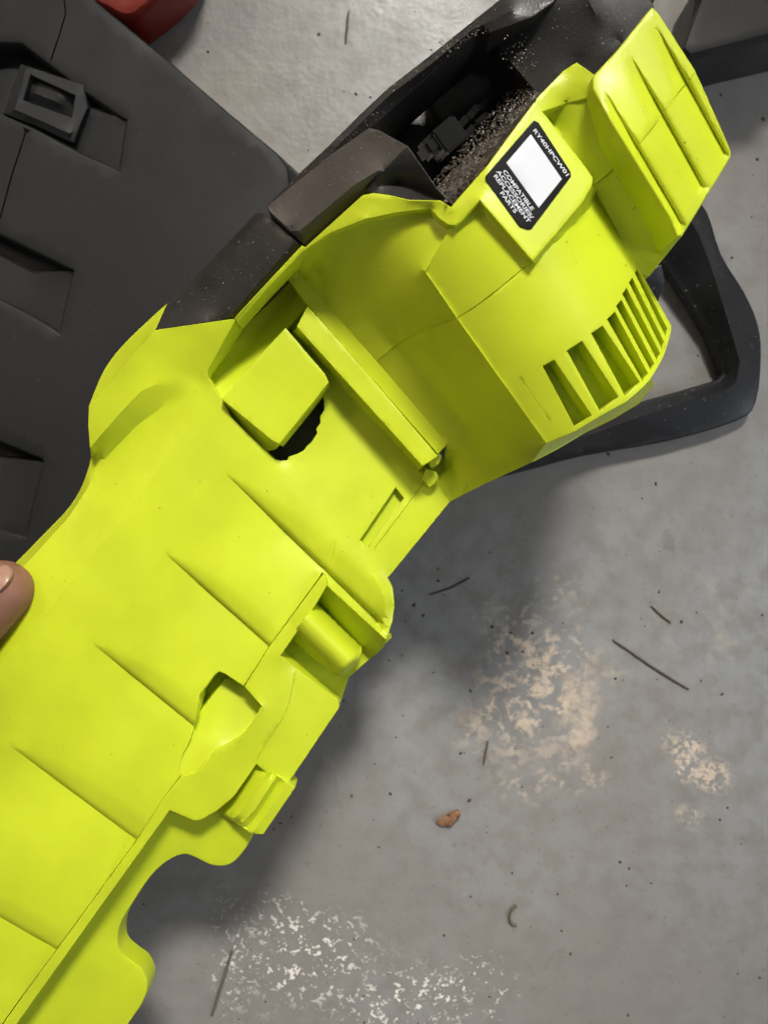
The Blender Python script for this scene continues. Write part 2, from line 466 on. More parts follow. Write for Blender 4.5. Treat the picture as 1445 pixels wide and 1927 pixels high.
part(sheet('latch_pocket', [(412, 1258, 199), (366, 1304, 201), (366, 1338, 208), (333, 1437, 217), (338, 1460, 218.2), (353, 1463, 218.2), (370, 1457, 218), (414, 1412, 216.5), (456, 1392, 212), (498, 1330, 207), (462, 1285, 206), (430, 1262, 202)],
     LIME, None, skirt=10, cell=9, rim=.1, creases=[[(424, 1278, 206.5), (375, 1341, 210)], [(420, 1273, 200), (370, 1337, 203)]]))
# guard plate lower down
gp = cr([(475, 1560, 199), (471, 1577, 199), (455, 1603, 198), (432, 1625, 197), (400, 1627, 197), (370, 1613, 198), (345, 1606, 199), (312, 1620, 199), (280, 1650, 199), (245, 1702, 199), (222, 1744, 199), (221, 1786, 199), (243, 1810, 199), (264, 1826, 199), (275, 1855, 199), (264, 1890, 199), (240, 1925, 199), (220, 1960, 199)], 3)
part(sheet('guard_plate', gp + [(-40, 1990, 206), (45, 1880, 206), (205, 1660, 206), (325, 1495, 205), (450, 1470, 203)], LIME, None, skirt=16, cell=12, rim=1.0,
           creases=[[(-20, 1990, 203), (60, 1900, 203), (225, 1675, 203), (330, 1545, 203)]]))
# pocket with the locking post
part(sheet('post_pocket', [(610, 1090, 194), (690, 1160, 193), (735, 1200, 194), (693, 1241, 194), (655, 1274, 195), (636, 1330, 195), (600, 1300, 195), (560, 1262, 196), (515, 1235, 196), (560, 1160, 194)], LIME, None, skirt=14, cell=9, rim=.6))
part(sheet('pocket_wall', [(612, 1099, 219.4), (668, 1151, 218.4), (726, 1204, 215.4), (722, 1216, 210), (710, 1230, 203), (693, 1241, 194), (645, 1192, 194), (597, 1135, 194)], LIME, None, skirt=3, cell=8, rim=.2))
def post_h(x, y):
    a = np.array((572., 1167.)); t = np.array((.712, .702)); n = np.array((t[1], -t[0]))
    p = np.array((x, y)) - a; s = (p @ n) / 41; u = p @ t
    e = min(1, max(0, (u - 114) / 16))
    return 191 + 33 * math.sqrt(max(0, 1 - min(1, abs(s)) ** 2.2)) * (1 - .45 * e ** 2)
part(sheet('locking_post', [(600, 1131), (672, 1203), (679, 1218), (679, 1228), (671, 1250), (655, 1266), (641, 1273), (632, 1271), (543, 1202)], LIME, None, hfunc=post_h, cell=5, skirt=8, rim=.4, sharp=60))
part(sheet('guard_tab', [(483, 1436, 207), (541, 1473, 213), (553, 1484, 212), (494, 1570, 211), (473, 1568, 211), (436, 1543, 207), (410, 1526, 203), (440, 1497, 204)], LIME, None, skirt=16, cell=7, rim=.6,
     creases=[[(498, 1446, 210), (455, 1506, 210), (428, 1534, 208)], [(508, 1453, 215), (470, 1510, 215), (441, 1540, 213)], [(521, 1461, 214.5), (480, 1524, 214.5), (456, 1549, 213)], [(527, 1466, 209.5), (487, 1530, 209.5), (465, 1558, 209)], [(539, 1474, 213), (500, 1535, 213), (478, 1566, 212)]]))

# pocket wall, lever block, rail
part(sheet('pocket_liner', [(384, 700, 213), (424, 757, 219), (480, 687, 219.5), (540, 617, 220), (580, 572, 221), (548, 508, 218), (570, 468, 217), (440, 600, 213)], LIME, None, skirt=8, cell=10, rim=.3,
     creases=[[(425, 700, 213), (490, 620, 213.5), (556, 540, 217)]]))
part(sheet('lever_block', [(418, 750, 227), (478, 683, 228), (537, 618, 229), (572, 660, 229), (610, 704, 229), (617, 719, 228.5), (575, 772, 228), (525, 834, 227), (512, 827, 227)], LIME, None, skirt=17, cell=10, rim=.6,))
part(sheet('lever_side', [(418, 751, 226.6), (512, 828, 226.5), (525, 835, 226.5), (517, 844, 218), (505, 847, 213), (494, 843, 210), (465, 818, 209), (440, 788, 210), (427, 768, 213)], LIME, None, skirt=4, cell=8, rim=.2))
part(sheet('guide_rail', [(560, 614, 234), (579, 577, 234), (700, 715, 234), (822, 858, 234), (816, 862, 234), (795, 875, 234)], LIME, None, skirt=21, cell=10, rim=.6))
part(sheet('rail_side', [(560, 615, 233.3), (678, 746, 233.3), (795, 875, 233.3), (788, 886, 213), (668, 757, 213), (549, 626, 213)], LIME, None, skirt=3, cell=9, rim=.2))
part(sheet('rail_peg', [(803, 884, 223), (819, 889, 223), (823, 898, 222), (818, 908, 221), (808, 915, 220), (797, 901, 220)], LIME, None, skirt=9, cell=5, rim=.8))
part(sheet('rail_stop', [(808, 866, 228), (824, 853, 228), (830, 858, 227), (824, 872, 226), (812, 878, 226)], LIME, None, skirt=14, cell=5, rim=.8))

# scoop between the rail and the motor housing
part(sheet('scoop_wall', [(538, 518, 231), (579, 573, 231), (700, 711, 231), (824, 853, 231), (841, 836, 232), (836, 880, 214.5), (824, 912, 213.5), (846, 944, 215), (905, 913, 234), (1000, 869, 264), (1028, 833, 289),
     (944, 716, 289), (860, 598, 287), (800, 510, 286), (850, 424, 294), (835, 411, 291), (811, 391, 289), (749, 399, 285), (687, 412, 279), (620, 439, 267), (566, 476, 256)], LIME, None, skirt=8, cell=11, rim=.3,
     creases=[[(562, 516, 233), (600, 557, 233), (711, 682, 233), (841, 834, 232.5)],
              [(590, 500, 243), (660, 570, 243), (760, 668, 243), (872, 805, 242), (925, 880, 244)]],
     grooves=[(cr([(714, 676), (745, 650), (780, 630), (820, 613), (858, 598)], 3), 2.0, .4)], sharp=25))

# motor housing barrel with vents
def barrel(x, y):
    c = .866 * x - .5 * y
    if c < 640: return 303 - 18 * ((640 - c) / 200) ** 2
    return 303 - 24 * ((c - 640) / 150) ** 2
vents = [[(1019.5, 688), (1043, 675), (1117, 785), (1082, 807)], [(1065, 659), (1095, 639.5), (1167, 750), (1130, 778)], [(1111, 626), (1134, 611), (1207, 722), (1178, 750)],
         [(1141, 600), (1157, 585), (1222, 706), (1211, 722)], [(1158, 575), (1169, 562.5), (1234, 688), (1226, 700)], [(1170, 552), (1179, 540), (1245, 669), (1238, 682)],
         [(1182.5, 531), (1189.5, 521), (1252, 647), (1247.5, 662)], [(1193.6, 513), (1199, 505), (1258, 622), (1254, 638)]]
def shrink(v, k=.0):
    a, b, c, d = [np.array(p) for p in v]
    return [tuple(a), tuple(b), tuple(c + (b - c) * .03), tuple(d + (a - d) * .03)]
part(sheet('motor_housing', [(800, 510), (850, 424), (905, 372), (950, 378), (1040, 420), (1085, 380), (1114, 338), (1160, 425), (1199, 500), (1262, 612), (1262, 622), (1256, 646), (1248, 669), (1237, 690), (1223, 713), (1208, 729), (1178, 755), (1131, 781), (1083, 810), (1028, 833), (944, 716), (860, 598)],
     LIME, None, hfunc=barrel, holes=[shrink(v) for v in vents], cell=10, skirt=30, hole_skirt=15, rim=.35, sharp=40,
     grooves=[([(861, 598), (900, 573), (940, 542), (975, 513), (1003, 488), (1045, 446), (1085, 402), (1118, 352)], 2.2, .7), ([(980, 713), (1033, 790)], 1.2, .15)]))
part(sheet('vent_backing', [(1000, 690), (1190, 500), (1262, 612), (1256, 646), (1236, 690), (1208, 729), (1130, 781), (1060, 815)], LIME, None, hfunc=lambda x, y: barrel(x, y) - 14.5, cell=14, skirt=6, rim=.2))
part(sheet('motor_base_edge', [(1028, 834, 288), (1083, 811, 290), (1131, 782, 291), (1178, 756, 289), (1208, 730, 285), (1223, 714, 282), (1232, 722, 262), (1203, 757, 248), (1155, 786, 245), (1100, 813, 245), (1050, 843, 250), (1000, 869, 264)], LIME, None, skirt=30, cell=9, rim=.6))

# top rim and label plate
def hl(x, y): return 308 - .030 * (x - 903) + .030 * (y - 374)
lab = [(1004.6, 226), (1013, 230), (1073, 322), (1074, 331), (1000, 430), (994, 431.5), (978, 426.5), (914, 338), (913.5, 331)]
lp = lambda *q: [(x, y, hl(x, y)) for x, y in q]
part(sheet('top_rim', [(446, 605, 238), (500, 543, 248), (566, 474, 259), (620, 437, 270), (687, 410, 283), (749, 397, 289), (811, 389, 294), (828, 409, 297), (845, 421, 299), (857, 421, 301), (870, 411, 302)] + lp((903, 374), (1002, 488), (1050, 432), (1095, 378), (1112, 348), (1114, 334), (1106, 322), (1060, 262), (1018, 208)) +
     [(1065, 192, 296), (1111, 180, 300), (1119, 163, 303), (1119, 142, 303), (1085, 118, 300), (1062, 133, 298)] + lp((1013, 183), (919, 311)) + [(849, 391, 301), (828, 378, 298), (770, 377, 293), (732, 368, 289), (703, 364, 286), (683, 368, 283), (575, 466, 261), (568, 463, 260), (443, 598, 240)],
     LIME, None, skirt=16, cell=9, rim=.7, creases=[lp(*lab, lab[0]), lp((930, 395), (1001, 478), (1045, 425), (1092, 366))]))
part(sheet('plate_ledge', [(1002, 490, hl(1002, 488) - 3), (982, 503, barrel(982, 503) + .4), (893, 382, barrel(893, 382) + .4), (903, 375, hl(903, 374) - 3)], LIME, None, skirt=6, cell=9, rim=.3))
part(sheet('plate_bevel', [(x, y, hl(x, y) - .8) for x, y in ((1002, 488), (1051, 433), (1096, 378), (1112, 347))] + [(x, y, barrel(x, y) - 1.0) for x, y in ((1130, 362), (1108, 395), (1060, 449), (1008, 497))], LIME, None, skirt=6, cell=9, rim=.2))
part(sheet('valley_panel', [(1014, 200, 293), (1065, 190, 296), (1113, 177, 299), (1121, 165, 301), (1156, 234, 298), (1210, 322, 295), (1262, 407, 292), (1279, 446, 288), (1221, 518, 276), (1200, 512, 277), (1160, 428, 281), (1112, 338, 285), (1060, 262, 289)], LIME, None, skirt=30, cell=10, rim=.4,
     creases=[[(1035, 225, 290), (1085, 280, 288.5), (1130, 345, 286), (1207, 505, 277)]],
     grooves=[([(1124, 344), (1160, 312), (1200, 276)], 2.0, .6)]))
bribs, blines = rib_fn([((1235, 50), (1364, 287), 12, 3.4), ((1188, 108), (1321, 348), 12, 3.4), ((1138, 172), (1281, 417), 12, 3.4)], rec=26)
part(sheet('battery_cover', [(1119, 165, 309), (1119, 144, 308), (1168, 91, 309), (1228, 15, 309), (1240, 30, 309), (1304, 130, 308), (1320, 164, 307), (1372, 282, 305), (1372, 293, 305), (1281, 441, 307), (1276, 441, 307), (1262, 407, 309), (1210, 322, 311), (1156, 234, 313)],
     LIME, None, skirt=34, cell=10, rim=1.2, extra=bribs, lines=blines, grooves=[([(1200, 276), (1238, 225), (1270, 182), (1307, 138)], 1.4, .25)]))

# ---- sticker with its lettering
label = part(sheet('label', [(x, y, hl(x, y) + .45) for x, y in lab], INK, None, skirt=.5, cell=20, rim=.1))
wq = [(998.8, 252), (1057, 336), (1013.7, 390), (953, 305.5)]
wp = sheet('white_panel', [(x, y, hl(x, y) + .6) for x, y in wq], WHITE, None, skirt=.3, cell=30, rim=.05); sub(wp, label)
def lettering(txt, start, end, height):
    cu = bpy.data.curves.new('lettering', 'FONT'); cu.body = txt; cu.offset = 0.018; cu.resolution_u = 3
    to = bpy.data.objects.new('lettering_tmp', cu); COL.objects.link(to)
    bpy.context.view_layer.update()
    me = bpy.data.meshes.new_from_object(to.evaluated_get(bpy.context.evaluated_depsgraph_get()))
    bpy.data.objects.remove(to)
    c = np.array([v.co[:] for v in me.vertices]); x0, x1 = c[:, 0].min(), c[:, 0].max()
    a = np.array(start, float); u = np.array(end, float) - a; L = np.linalg.norm(u); t = u / L; n = np.array((t[1], -t[0]))
    for v in me.vertices:
        q = a + t * ((v.co.x - x0) / (x1 - x0)) * L + n * (v.co.y / .69 * height)
        v.co = P(q[0], q[1], hl(*q) + .75)
    me.name = 'lettering'
    bm = bmesh.new(); bm.from_mesh(me)
    for f in bm.faces:
        f.normal_update()
        if f.normal.z < 0: f.normal_flip()
    bm.to_mesh(me); bm.free()
    o = link('lettering', me, WHITE); sub(o, label); return o
def row(txt, c, length, hgt):
    t = np.array((.59, .807)); n = np.array((.807, -.59)); a = np.array(c, float) - t * 3.8 - n * hgt * .5
    lettering(txt, a, a + t * length, hgt)
row('RY40HPCW01', (1007.5, 246), 107, 6.6)
row('COMPATIBLE', (950.5, 323), 92, 6.8)
row('ACCESSORIES/', (938.5, 323), 112, 6.8)
row('REPLACEMENT', (933.5, 332), 110, 6.8)
row('PARTS', (945.5, 364), 47, 6.8)

# ---- black covers
part(sheet('chain_cover', [(293, 620, 228), (314, 574, 213), (345, 545, 217), (380, 510, 222), (481, 402, 238), (497, 401, 247), (530, 430, 253), (563, 459, 257), (444, 596, 236)], BLACK, None, skirt=30, cell=12, rim=.6,
     creases=[[(388, 520, 229), (488, 412, 246)], [(432, 594, 237.5), (553, 456, 258.5)]]))
part(sheet('cover_panel', [(504, 387, 246), (509, 397, 254), (540, 426, 258), (571, 456, 256), (630, 405, 268), (683, 361, 278), (716, 329, 288), (766, 275, 297), (712, 245, 291), (695, 241, 288), (629, 287, 275)], BLACK_SHEEN, None, skirt=34, cell=11, rim=.5,
     creases=[[(555, 441, 261), (612, 393, 272), (668, 346, 284), (712, 320, 290)]]))
part(sheet('cover_wedge', [(714, 330, 289), (766, 274, 297), (795, 316, 299), (821, 354, 300), (851, 384, 300), (836, 374, 298), (828, 376, 297), (770, 375, 292), (732, 366, 288), (703, 361, 284), (690, 357, 282)], BLACK, None, skirt=30, cell=9, rim=.5,
     creases=[[(716, 350, 285), (748, 345, 284), (790, 356, 288), (830, 371, 296)]]))
part(sheet('cover_rim', [(503, 386, 236), (560, 330, 244), (625, 269, 254), (680, 214, 262), (732, 165, 270), (807, 107, 282), (890, 40, 292), (940, 0, 296), (955, -25, 297), (1060, -25, 303), (1040, 2, 303), (1002, 29, 302), (922, 58, 298), (899, 55, 295), (800, 146, 280), (695, 241, 268), (629, 288, 260), (507, 396, 244)], BLACK, None, skirt=34, cell=10, rim=.6,
     creases=[[(632, 276, 262), (735, 176, 278), (812, 119, 290), (890, 54, 298), (960, 20, 302)]]))
part(sheet('front_guard', [(918, 62, 284), (1002, 29, 298), (1040, 0, 302), (1058, -25, 303), (1245, -30, 306), (1224, 0, 307), (1229, 12, 308), (1168, 88, 306), (1119, 141, 300), (1085, 116, 297), (1062, 131, 296), (1019, 181, 292)], GUARD, None, skirt=40, cell=11, rim=.8,
     creases=[[(1100, -28, 306), (1112, 10, 306), (1135, 50, 304), (1172, 84, 304)]]))
# sprocket cavity: floor, walls, chain and grime
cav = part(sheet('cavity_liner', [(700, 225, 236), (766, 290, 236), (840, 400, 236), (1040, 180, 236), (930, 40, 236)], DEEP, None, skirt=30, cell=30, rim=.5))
part(sheet('grime_bank', [(848, 387, 298), (916, 307, 303), (1010, 184, 299), (1019, 172, 296), (975, 178, 262), (930, 240, 256), (870, 300, 256), (822, 352, 270), (835, 372, 290)], GRIME, None, skirt=10, cell=7, rim=.4,
     extra=lambda x, y: random.uniform(-2.2, 2.2), sharp=25))
def box(name, c, size, rz, m, h, bev=.0012):
    bm = bmesh.new(); bmesh.ops.create_cube(bm, size=1)
    bmesh.ops.scale(bm, vec=size, verts=bm.verts)
    bmesh.ops.bevel(bm, geom=bm.edges, offset=bev, segments=2, affect='EDGES')
    M = Matrix.Translation(P(c[0], c[1], h)) @ Matrix.Rotation(rz, 4, 'Z') @ Matrix.Rotation(R(14), 4, 'X')
    bmesh.ops.transform(bm, matrix=M, verts=bm.verts)
    me = bpy.data.meshes.new(name); bm.to_mesh(me); bm.free(); fin(me, 40)
    return link(name, me, m)
part(box('bar_clamp', (838, 262), (.014, .013, .022), R(40), STEEL, 262))
part(box('clamp_nut', (808, 278), (.009, .009, .018), R(40), STEEL, 262, .002))
for i, (x, y, h) in enumerate([(868, 232, 258), (888, 212, 258), (908, 196, 257), (928, 178, 256), (880, 250, 258), (905, 226, 259)]):
    part(box('chain_link', (x, y), (.009, .0035, .007), R(48 + random.uniform(-12, 12)), STEEL, h, .001))
tube('sprocket', [P(880, 170, 240), P(880, 170, 252), P(880, 170, 254)], [.021, .021, .018], DEEP, None, 18); part(bpy.data.objects['sprocket'])
def chips(name, n, place, size, m, parent, seed):
    rnd = random.Random(seed); co, fs = [], []
    for _ in range(n):
        c = place(rnd); s = size * rnd.uniform(.4, 1.3)
        a = Vector((rnd.uniform(-1, 1), rnd.uniform(-1, 1), rnd.uniform(-.5, .5))).normalized()
        b = a.cross(Vector((rnd.uniform(-1, 1), rnd.uniform(-1, 1), 1))).normalized(); d = a.cross(b)
        k = len(co)
        co += [c + a * s, c + b * s * .45, c - a * s, c - b * s * .45, c + d * s * .35]
        fs += [(k, k + 1, k + 4), (k + 1, k + 2, k + 4), (k + 2, k + 3, k + 4), (k + 3, k, k + 4), (k + 3, k + 2, k + 1, k)]
    me = bpy.data.meshes.new(name); me.from_pydata([tuple(c) for c in co], [], fs); me.update()
    o = link(name, me, m, parent); return o
def bank(r):
    t = r.random(); s = r.random() ** 1.5
    x = 839 + (1012 - 839) * t - s * 38; y = 381 + (174 - 381) * t - s * 26
    return P(x, y, 300 - s * 34 + 2)
sd = part(chips('sawdust', 1500, bank, .0008, CHIPS, None, 3)); sd['kind'] = 'stuff'
sd = part(chips('pale_sawdust', 130, bank, .0006, PALE, None, 8)); sd['kind'] = 'stuff'
def rimdust(r):
    u = r.random()
    if u < .35: t = r.random(); return P(732 + t * 170 + r.gauss(0, 4), 170 - t * 115 + r.gauss(0, 4), 279 + t * 20)
    if u < .55: return P(r.gauss(838, 10), r.gauss(84, 7), 293)
    if u < .85: return P(r.gauss(990, 18), r.gauss(105, 26), 293)
    return P(r.uniform(900, 1200), r.uniform(5, 110), 308)
sd2 = part(chips('rim_dust', 260, rimdust, .0005, PALE, None, 5)); sd2['kind'] = 'stuff'

# ---- stray dirt stuck to the lime skin
from mathutils.bvhtree import BVHTree
def skin_point(px, py, names=('battery_cover', 'valley_panel', 'motor_housing', 'top_rim', 'rear_housing', 'lower_housing', 'scoop_wall', 'chain_cover', 'cover_panel', 'cover_rim', 'front_guard', 'cover_wedge')):
    org = Vector((0, 0, CAM_Z)); d = (P(px, py, 0) - org).normalized(); best = None
    for nme in names:
        if nme not in TREES:
            o = bpy.data.objects[nme]; TREES[nme] = BVHTree.FromPolygons([v.co.copy() for v in o.data.vertices], [tuple(p.vertices) for p in o.data.polygons])
        h = TREES[nme].ray_cast(org, d)
        if h[0] is not None and (best is None or h[3] < best[1]): best = (h[0], h[3])
    return best[0] if best else None
TREES = {}
def stuck(name, pts, size, m, seed):
    q = [p for p in (skin_point(x, y) for x, y in pts) if p is not None]
    it = iter(q)
    o = part(chips(name, len(q), lambda r: next(it) + Vector((0, 0, .0002)), size, m, None, seed)); o['kind'] = 'stuff'
r_ = random.Random(21)
stuck('dirt_specks', [(1151, 254), (1149, 257), (1126, 297), (1195, 390), (1192, 394), (1312, 299), (1178, 292), (1160, 332), (1254, 180), (1288, 268), (1210, 210), (1082, 300), (905, 460), (700, 965), (655, 1010), (300, 1130), (120, 1290), (210, 1420), (450, 1010), (530, 790), (980, 640)] +
      [(r_.uniform(60, 1350), r_.uniform(100, 1800)) for _ in range(60)], .0005, SPECK, 4)
stuck('cover_dust', [(300 + 270 * a + r_.gauss(0, 22), 600 - 170 * a + r_.gauss(0, 30)) for a in [r_.random() for _ in range(90)]] + [(510 + 260 * a + r_.gauss(0, 14), 395 - 140 * a + r_.gauss(0, 18)) for a in [r_.random() for _ in range(60)]] +
      [(505 + 430 * a + r_.gauss(0, 7), 390 - 375 * a + r_.gauss(0, 7)) for a in [r_.random() for _ in range(160)]], .00035, PALE, 6)

# ---- front handle loop
hand_out = cr([(1300, 370, 135), (1328, 400, 126), (1354, 480, 118), (1397, 550, 115), (1422, 608, 114), (1429, 668, 114), (1419, 755, 114), (1385, 787, 114), (1261, 824, 115), (1100, 852, 118), (1015, 874, 124), (953, 890, 132), (900, 905, 142)], 3)
hand_in = [(930, 850, 142), (1080, 798, 132), (1220, 756, 120), (1300, 734, 116), (1356, 717, 115), (1366, 702, 115), (1332, 620, 115), (1258, 500, 119), (1230, 470, 124), (1240, 420, 135)]
part(sheet('front_handle', hand_out + hand_in, RUBBER, None, skirt=8, cell=12, rim=2.2, flare=0,
     creases=[[(1285, 390, 144), (1315, 441, 138), (1340, 507, 132), (1372, 610, 129), (1392, 680, 128), (1385, 720, 127), (1362, 735, 127), (1300, 752, 128), (1230, 775, 130), (1100, 822, 138), (940, 868, 150)]], sharp=50))
part(sheet('handle_bracket', [(1205, 520, 215), (1243, 500, 215), (1247, 530, 210), (1237, 560, 205), (1205, 560, 205)], RUBBER, None, skirt=60, cell=10, rim=2))

# ------------------------------------------------------------------ tool case on the floor
HOFF = 0
case = empty('tool_case', P(200, 400, 0)); CINV = Matrix.Translation(-case.location)
tag(case, 'dark grey plastic tool case with moulded latch pockets lying left of the chainsaw', 'tool case')
def cpart(o): o.parent = case; o.matrix_parent_inverse = CINV; return o
HC = 45
case_out = [(-140, -120, HC), (60, -110, HC), (172, 4, HC), (300, 108, HC), (432, 222, HC), (515, 291, HC), (535, 318, HC - 1), (538, 345, HC - 1), (500, 520, HC), (350, 900, HC), (210, 1250, HC), (-140, 1300, HC)]
pk = [[(0 - 70, 400, HC), (0, 434, HC), (112, 488, HC), (144, 505, HC), (115, 634, HC), (51, 596, HC), (-70, 535, HC)],
      [(-70, 792, HC), (0, 824, HC), (82, 858, HC), (88, 866, HC), (51, 1016, HC), (0, 1004, HC), (-70, 985, HC)],
      [(0, 72, HC), (43, 74, HC), (95, 114, HC), (165, 168, HC), (233, 215, HC), (244, 221, HC), (228, 327, HC), (147, 292, HC), (60, 245, HC), (-30, 205, HC), (-30, 85, HC)]]
lid = cpart(sheet('case_lid', case_out, CASE, None, holes=pk, skirt=56, hole_skirt=16, cell=22, rim=4.0, flare=.22,
      grooves=[([(-40, 520), (0, 411), (22, 330), (48, 250)], 3.2, 2.2), ([(97, 108), (112, 65), (124, 23), (118, -20), (110, -80)], 3.2, 2.2)], sharp=30))
cpart(sheet('pocket_floor', [(-75, 395, HC - 16), (0, 430, HC - 16), (64, 462, HC - 15), (150, 500, HC - 5), (118, 640, HC - 2.5), (48, 600, HC - 7), (-75, 540, HC - 7)], CASE, None, skirt=6, cell=14, rim=.3, creases=[[(-72, 440, HC - 15), (0, 476, HC - 15), (64, 509, HC - 14), (146, 503, HC - 8)], [(-72, 446, HC - 9), (0, 482, HC - 9), (65, 515, HC - 8), (145, 509, HC - 2)], [(65, 515, HC - 8), (53, 570, HC - 6.8)]]))
cpart(sheet('pocket_floor', [(-75, 788, HC - 16), (0, 820, HC - 16), (84, 853, HC - 15), (92, 864, HC - 3), (53, 1020, HC - 2), (0, 1006, HC - 6), (-75, 988, HC - 7)], CASE, None, skirt=6, cell=14, rim=.3, creases=[[(-72, 838, HC - 15), (4, 857, HC - 15), (87, 862, HC - 8)], [(-72, 845, HC - 9), (4, 863, HC - 9), (88, 869, HC - 3)], [(4, 863, HC - 9), (0, 1000, HC - 3)]]))
cpart(sheet('pocket_floor', [(0, 66, HC - 16), (46, 68, HC - 16), (100, 112, HC - 16), (170, 162, HC - 15), (240, 212, HC - 14), (250, 221, HC - 3), (232, 332, HC - 2), (145, 298, HC - 6), (55, 250, HC - 8), (-36, 210, HC - 8), (-36, 80, HC - 16)], CASE, None, skirt=6, cell=14, rim=.3, creases=[[(163, 209, HC - 5), (244, 222, HC - 1.5)], [(163, 209, HC - 5), (150, 290, HC - 4)]]))
latch = cpart(sheet('latch', [(39, 121, HC + 1), (100, 141, HC + 1), (155, 160, HC + 1), (163, 200, HC), (150, 230, HC + 1), (137, 266, HC + 1), (70, 234, HC + 1), (8, 211, HC + 1), (25, 160, HC + 1)], CASE, None,
      holes=[[(56, 138, HC + 2), (143, 178, HC + 2), (135, 222, HC + 2), (42, 188, HC + 2)]], skirt=11, hole_skirt=9, cell=12, rim=.8, creases=[[(28, 205, HC + 3.5), (130, 250, HC + 3.5)], [(30, 200, HC + 3), (48, 130, HC + 3)]], sharp=25))
lt = sheet('latch_tab', [(57, 140, HC - 3), (100, 158, HC - 2), (141, 178, HC - 3), (133, 220, HC - 6), (90, 204, HC - 5), (43, 188, HC - 5)], CASE, None, skirt=6, cell=10, rim=.6, creases=[[(95, 165, HC - 1), (118, 178, HC - 1), (114, 195, HC - 2)], [(60, 172, HC - 1), (100, 188, HC - 1)]]); sub(lt, latch)

# ------------------------------------------------------------------ neighbours at the picture's edges
red = empty('red_container', P(250, -40, 0)); RI = Matrix.Translation(-red.location)
tag(red, 'red plastic container with rounded edge behind the tool case corner at top left', 'container')
o = sheet('container_body', cr([(120, -160, 42), (330, -140, 42), (345, -80, 41), (300, -28, 40), (262, 2, 39), (238, 16, 38), (205, 0, 38), (120, -50, 40)], 3, True), REDP, None, skirt=34, cell=18, rim=6); o.parent = red; o.matrix_parent_inverse = RI
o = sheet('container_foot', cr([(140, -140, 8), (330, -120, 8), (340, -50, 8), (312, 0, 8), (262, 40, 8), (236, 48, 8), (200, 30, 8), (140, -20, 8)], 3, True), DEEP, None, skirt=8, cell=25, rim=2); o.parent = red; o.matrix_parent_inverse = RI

bb = empty('black_box', P(1400, 50, 0)); BI = Matrix.Translation(-bb.location)
tag(bb, 'black moulded plastic box on the floor at the top right edge beyond the lime cover', 'box')
o = sheet('box_top', [(1318, -60, 62), (1322, 0, 62), (1290, 88, 62), (1300, 98, 62), (1400, 72, 62), (1520, 40, 62), (1560, -60, 62)], GUARD, None, skirt=10, cell=18, rim=1.2); o.parent = bb; o.matrix_parent_inverse = BI
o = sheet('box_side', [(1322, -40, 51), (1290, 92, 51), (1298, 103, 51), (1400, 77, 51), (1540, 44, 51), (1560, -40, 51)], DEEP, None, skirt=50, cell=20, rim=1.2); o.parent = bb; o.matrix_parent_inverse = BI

# ------------------------------------------------------------------ the hand holding the casing
def hand():
    global HOFF
    HOFF = -103
    pts = {}; V = []; Ed = []; Rad = []
    def chain(start, pl, rads):
        prev = start
        for p, r in zip(pl, rads):
            V.append(P(*p)); Rad.append(r); i = len(V) - 1
            if prev is not None: Ed.append((prev, i))
            prev = i
        return prev
    palm = chain(None, [(-430, 1560, 150)], [.026])
    k = chain(palm, [(-330, 1450, 175)], [.024])
    # thumb, the only part inside the picture: a rounded tip on a tapering joint
    c = np.array((2., 1114.)); t = np.array((.66, -.75)); Rm = 18.6; mm = .293
    pl, rr = [(-215, 1350, 213), (-105, 1236, 224), (-55, 1178, 222)], [.0150, .0168, .0182]
    for d in (0, .30, .55, .75, .90, .98):
        q = c + t * d * Rm / mm; pl.append((q[0], q[1], 219 - 3 * d)); rr.append(Rm / 1000 * math.sqrt(1 - d * d))
    chain(k, pl, rr)
    for j, (dx, dy, dz, L) in enumerate([(0, 0, 0, 1.0), (60, 70, -6, 1.08), (120, 140, -12, 1.0), (175, 210, -18, .85)]):
        b = chain(palm, [(-420 + dx, 1470 + dy, 128 + dz)], [.013])
        chain(b, [(-330 + dx * .8, 1440 + dy, 136 + dz), (-200 * L + dx * .6, 1460 + dy, 136 + dz), (-110 * L + dx * .5, 1500 + dy, 130 + dz), (-60 * L + dx * .5, 1530 + dy, 150 + dz)], [.0105, .0095, .0085, .0072])
    chain(palm, [(-640, 1800, 142), (-900, 2100, 150)], [.028, .034])
    me = bpy.data.meshes.new('person'); me.from_pydata([tuple(v) for v in V], Ed, []); me.update()
    o = link('person', me, SKIN)
    m = o.modifiers.new('skin', 'SKIN'); m.use_smooth_shade = True
    for i, sv in enumerate(me.skin_vertices[0].data):
        sv.radius = (Rad[i], Rad[i]); sv.use_root = (i == 0)
    s = o.modifiers.new('subdivision', 'SUBSURF'); s.levels = 3; s.render_levels = 3
    tag(o, 'bare thumb tip gripping the lime casing from the left edge of the photo', 'person')
    def nail_h(x, y):
        v = np.array((x, y)) - c; u = v @ t; p = v @ np.array((t[1], -t[0])); u = max(0, u)
        return 219 + math.sqrt(max(1, 16.9 ** 2 - (u * u + p * p) * mm * mm)) + .3
    n = sheet('thumb_nail', cr([(-44, 1100), (-22, 1078), (0, 1066), (13, 1066), (19, 1077), (14, 1094), (-6, 1116), (-34, 1138)], 3, True), NAIL, None, hfunc=nail_h, skirt=3, cell=5, rim=.25)
    n.parent = o
    HOFF = 0
hand()

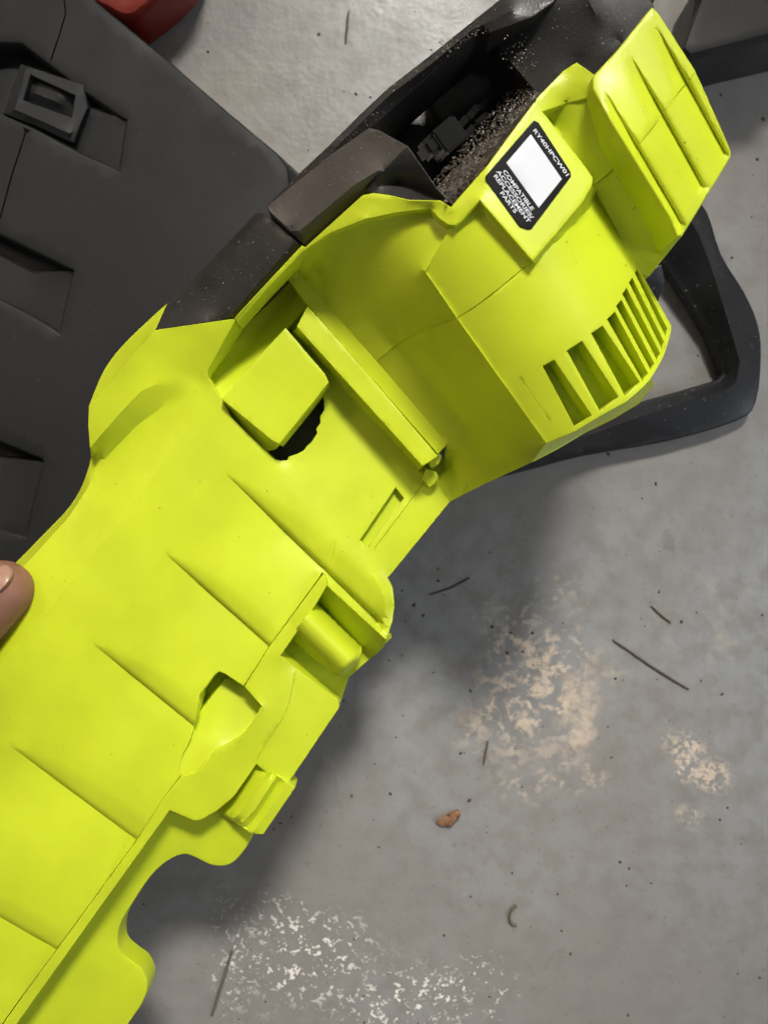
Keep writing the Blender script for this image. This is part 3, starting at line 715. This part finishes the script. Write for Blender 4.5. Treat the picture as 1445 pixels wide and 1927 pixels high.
# ------------------------------------------------------------------ litter on the floor
def twig(name, a, b, r, label, bend=3, seedv=1):
    rnd = random.Random(seedv); pts = []
    for i in range(7):
        t = i / 6; pts.append(P(a[0] + (b[0] - a[0]) * t + rnd.uniform(-bend, bend) * .4, a[1] + (b[1] - a[1]) * t + bend * math.sin(t * 3.1) + rnd.uniform(-.6, .6), r * 1000 + .3))
    o = tube(name, pts, [r * (.6 + .5 * math.sin(.4 + 2.4 * i / 6)) for i in range(7)], TWIG, None, 6)
    tag(o, label, 'twig', 'dry needles on the concrete floor')
twig('pine_needle', (1155, 1205), (1296, 1298), .0008, 'long dark pine needle lying slanted on the floor right of the pale patch', 2, 1)
twig('pine_needle', (1225, 1140), (1262, 1172), .0007, 'short dark needle just above the long slanted needle', 1, 2)
twig('pine_needle', (437, 1790), (398, 1912), .0011, 'thick dark needle at the bottom beside the white glints', 1, 3)
twig('pine_needle', (810, 1120), (885, 1088), .0006, 'brown needle near the right edge of the lime casing', 3, 4)
twig('pine_needle', (918, 1395), (910, 1440), .0008, 'thin needle under the lower left of the pale patch', 1, 5)
twig('pine_needle', (650, 80), (656, 20), .0008, 'dark scratch-like needle on the floor above the black cover', 2, 6)
pts = [P(x, y, 1.2) for x, y in cr([(972, 1705), (962, 1715), (959, 1728), (964, 1740), (972, 1742)], 4)]
tag(tube('wood_curl', pts, [.0011] * len(pts), TWIG, None, 6), 'small dark curled wood shaving on the floor near the bottom', 'shaving')
def wchip():
    co = []; base = cr([(822, 1548), (836, 1538), (848, 1532), (862, 1527), (866, 1535), (858, 1545), (850, 1553), (838, 1556)], 2, True)
    o = sheet('wood_chip', [(x, y, 3 + 1.5 * math.sin(i * 1.7)) for i, (x, y) in enumerate(base)], CHIPM, None, skirt=2, cell=5, rim=.4, extra=lambda x, y: random.uniform(-.3, .5))
    tag(o, 'orange brown wood chip lying alone on the grey floor', 'wood chip')
wchip()
def onfloor(r):
    while True:
        x, y = r.uniform(-100, 1550), r.uniform(-100, 2030)
        if r.random() < (.25 if x < 700 and y < 900 else 1): return P(x, y, .5)
def blobs(name, n, m, smin, smax, seed):
    r = random.Random(seed); co, fs = [], []
    for _ in range(n):
        c = onfloor(r); k = len(co); s = smin + (smax - smin) * r.random() ** 4; e = r.uniform(.4, 1.0); th = r.uniform(0, 6.3)
        for j in range(6):
            a = j * 1.047; q = s * r.uniform(.6, 1.2)
            dx, dy = q * math.cos(a), q * e * math.sin(a)
            co.append(Vector((c.x + dx * math.cos(th) - dy * math.sin(th), c.y + dx * math.sin(th) + dy * math.cos(th), .0002)))
        co.append(Vector((c.x, c.y, .0003 + s * .2)))
        fs += [(k + j, k + (j + 1) % 6, k + 6) for j in range(6)]
    me = bpy.data.meshes.new(name); me.from_pydata([tuple(c) for c in co], [], fs); me.update()
    o = link(name, me, m); o['kind'] = 'stuff'; return o
o = blobs('floor_specks', 1100, SPECK, .0002, .0017, 11); tag(o, 'fine dark specks of dirt scattered over the concrete floor', 'dirt')
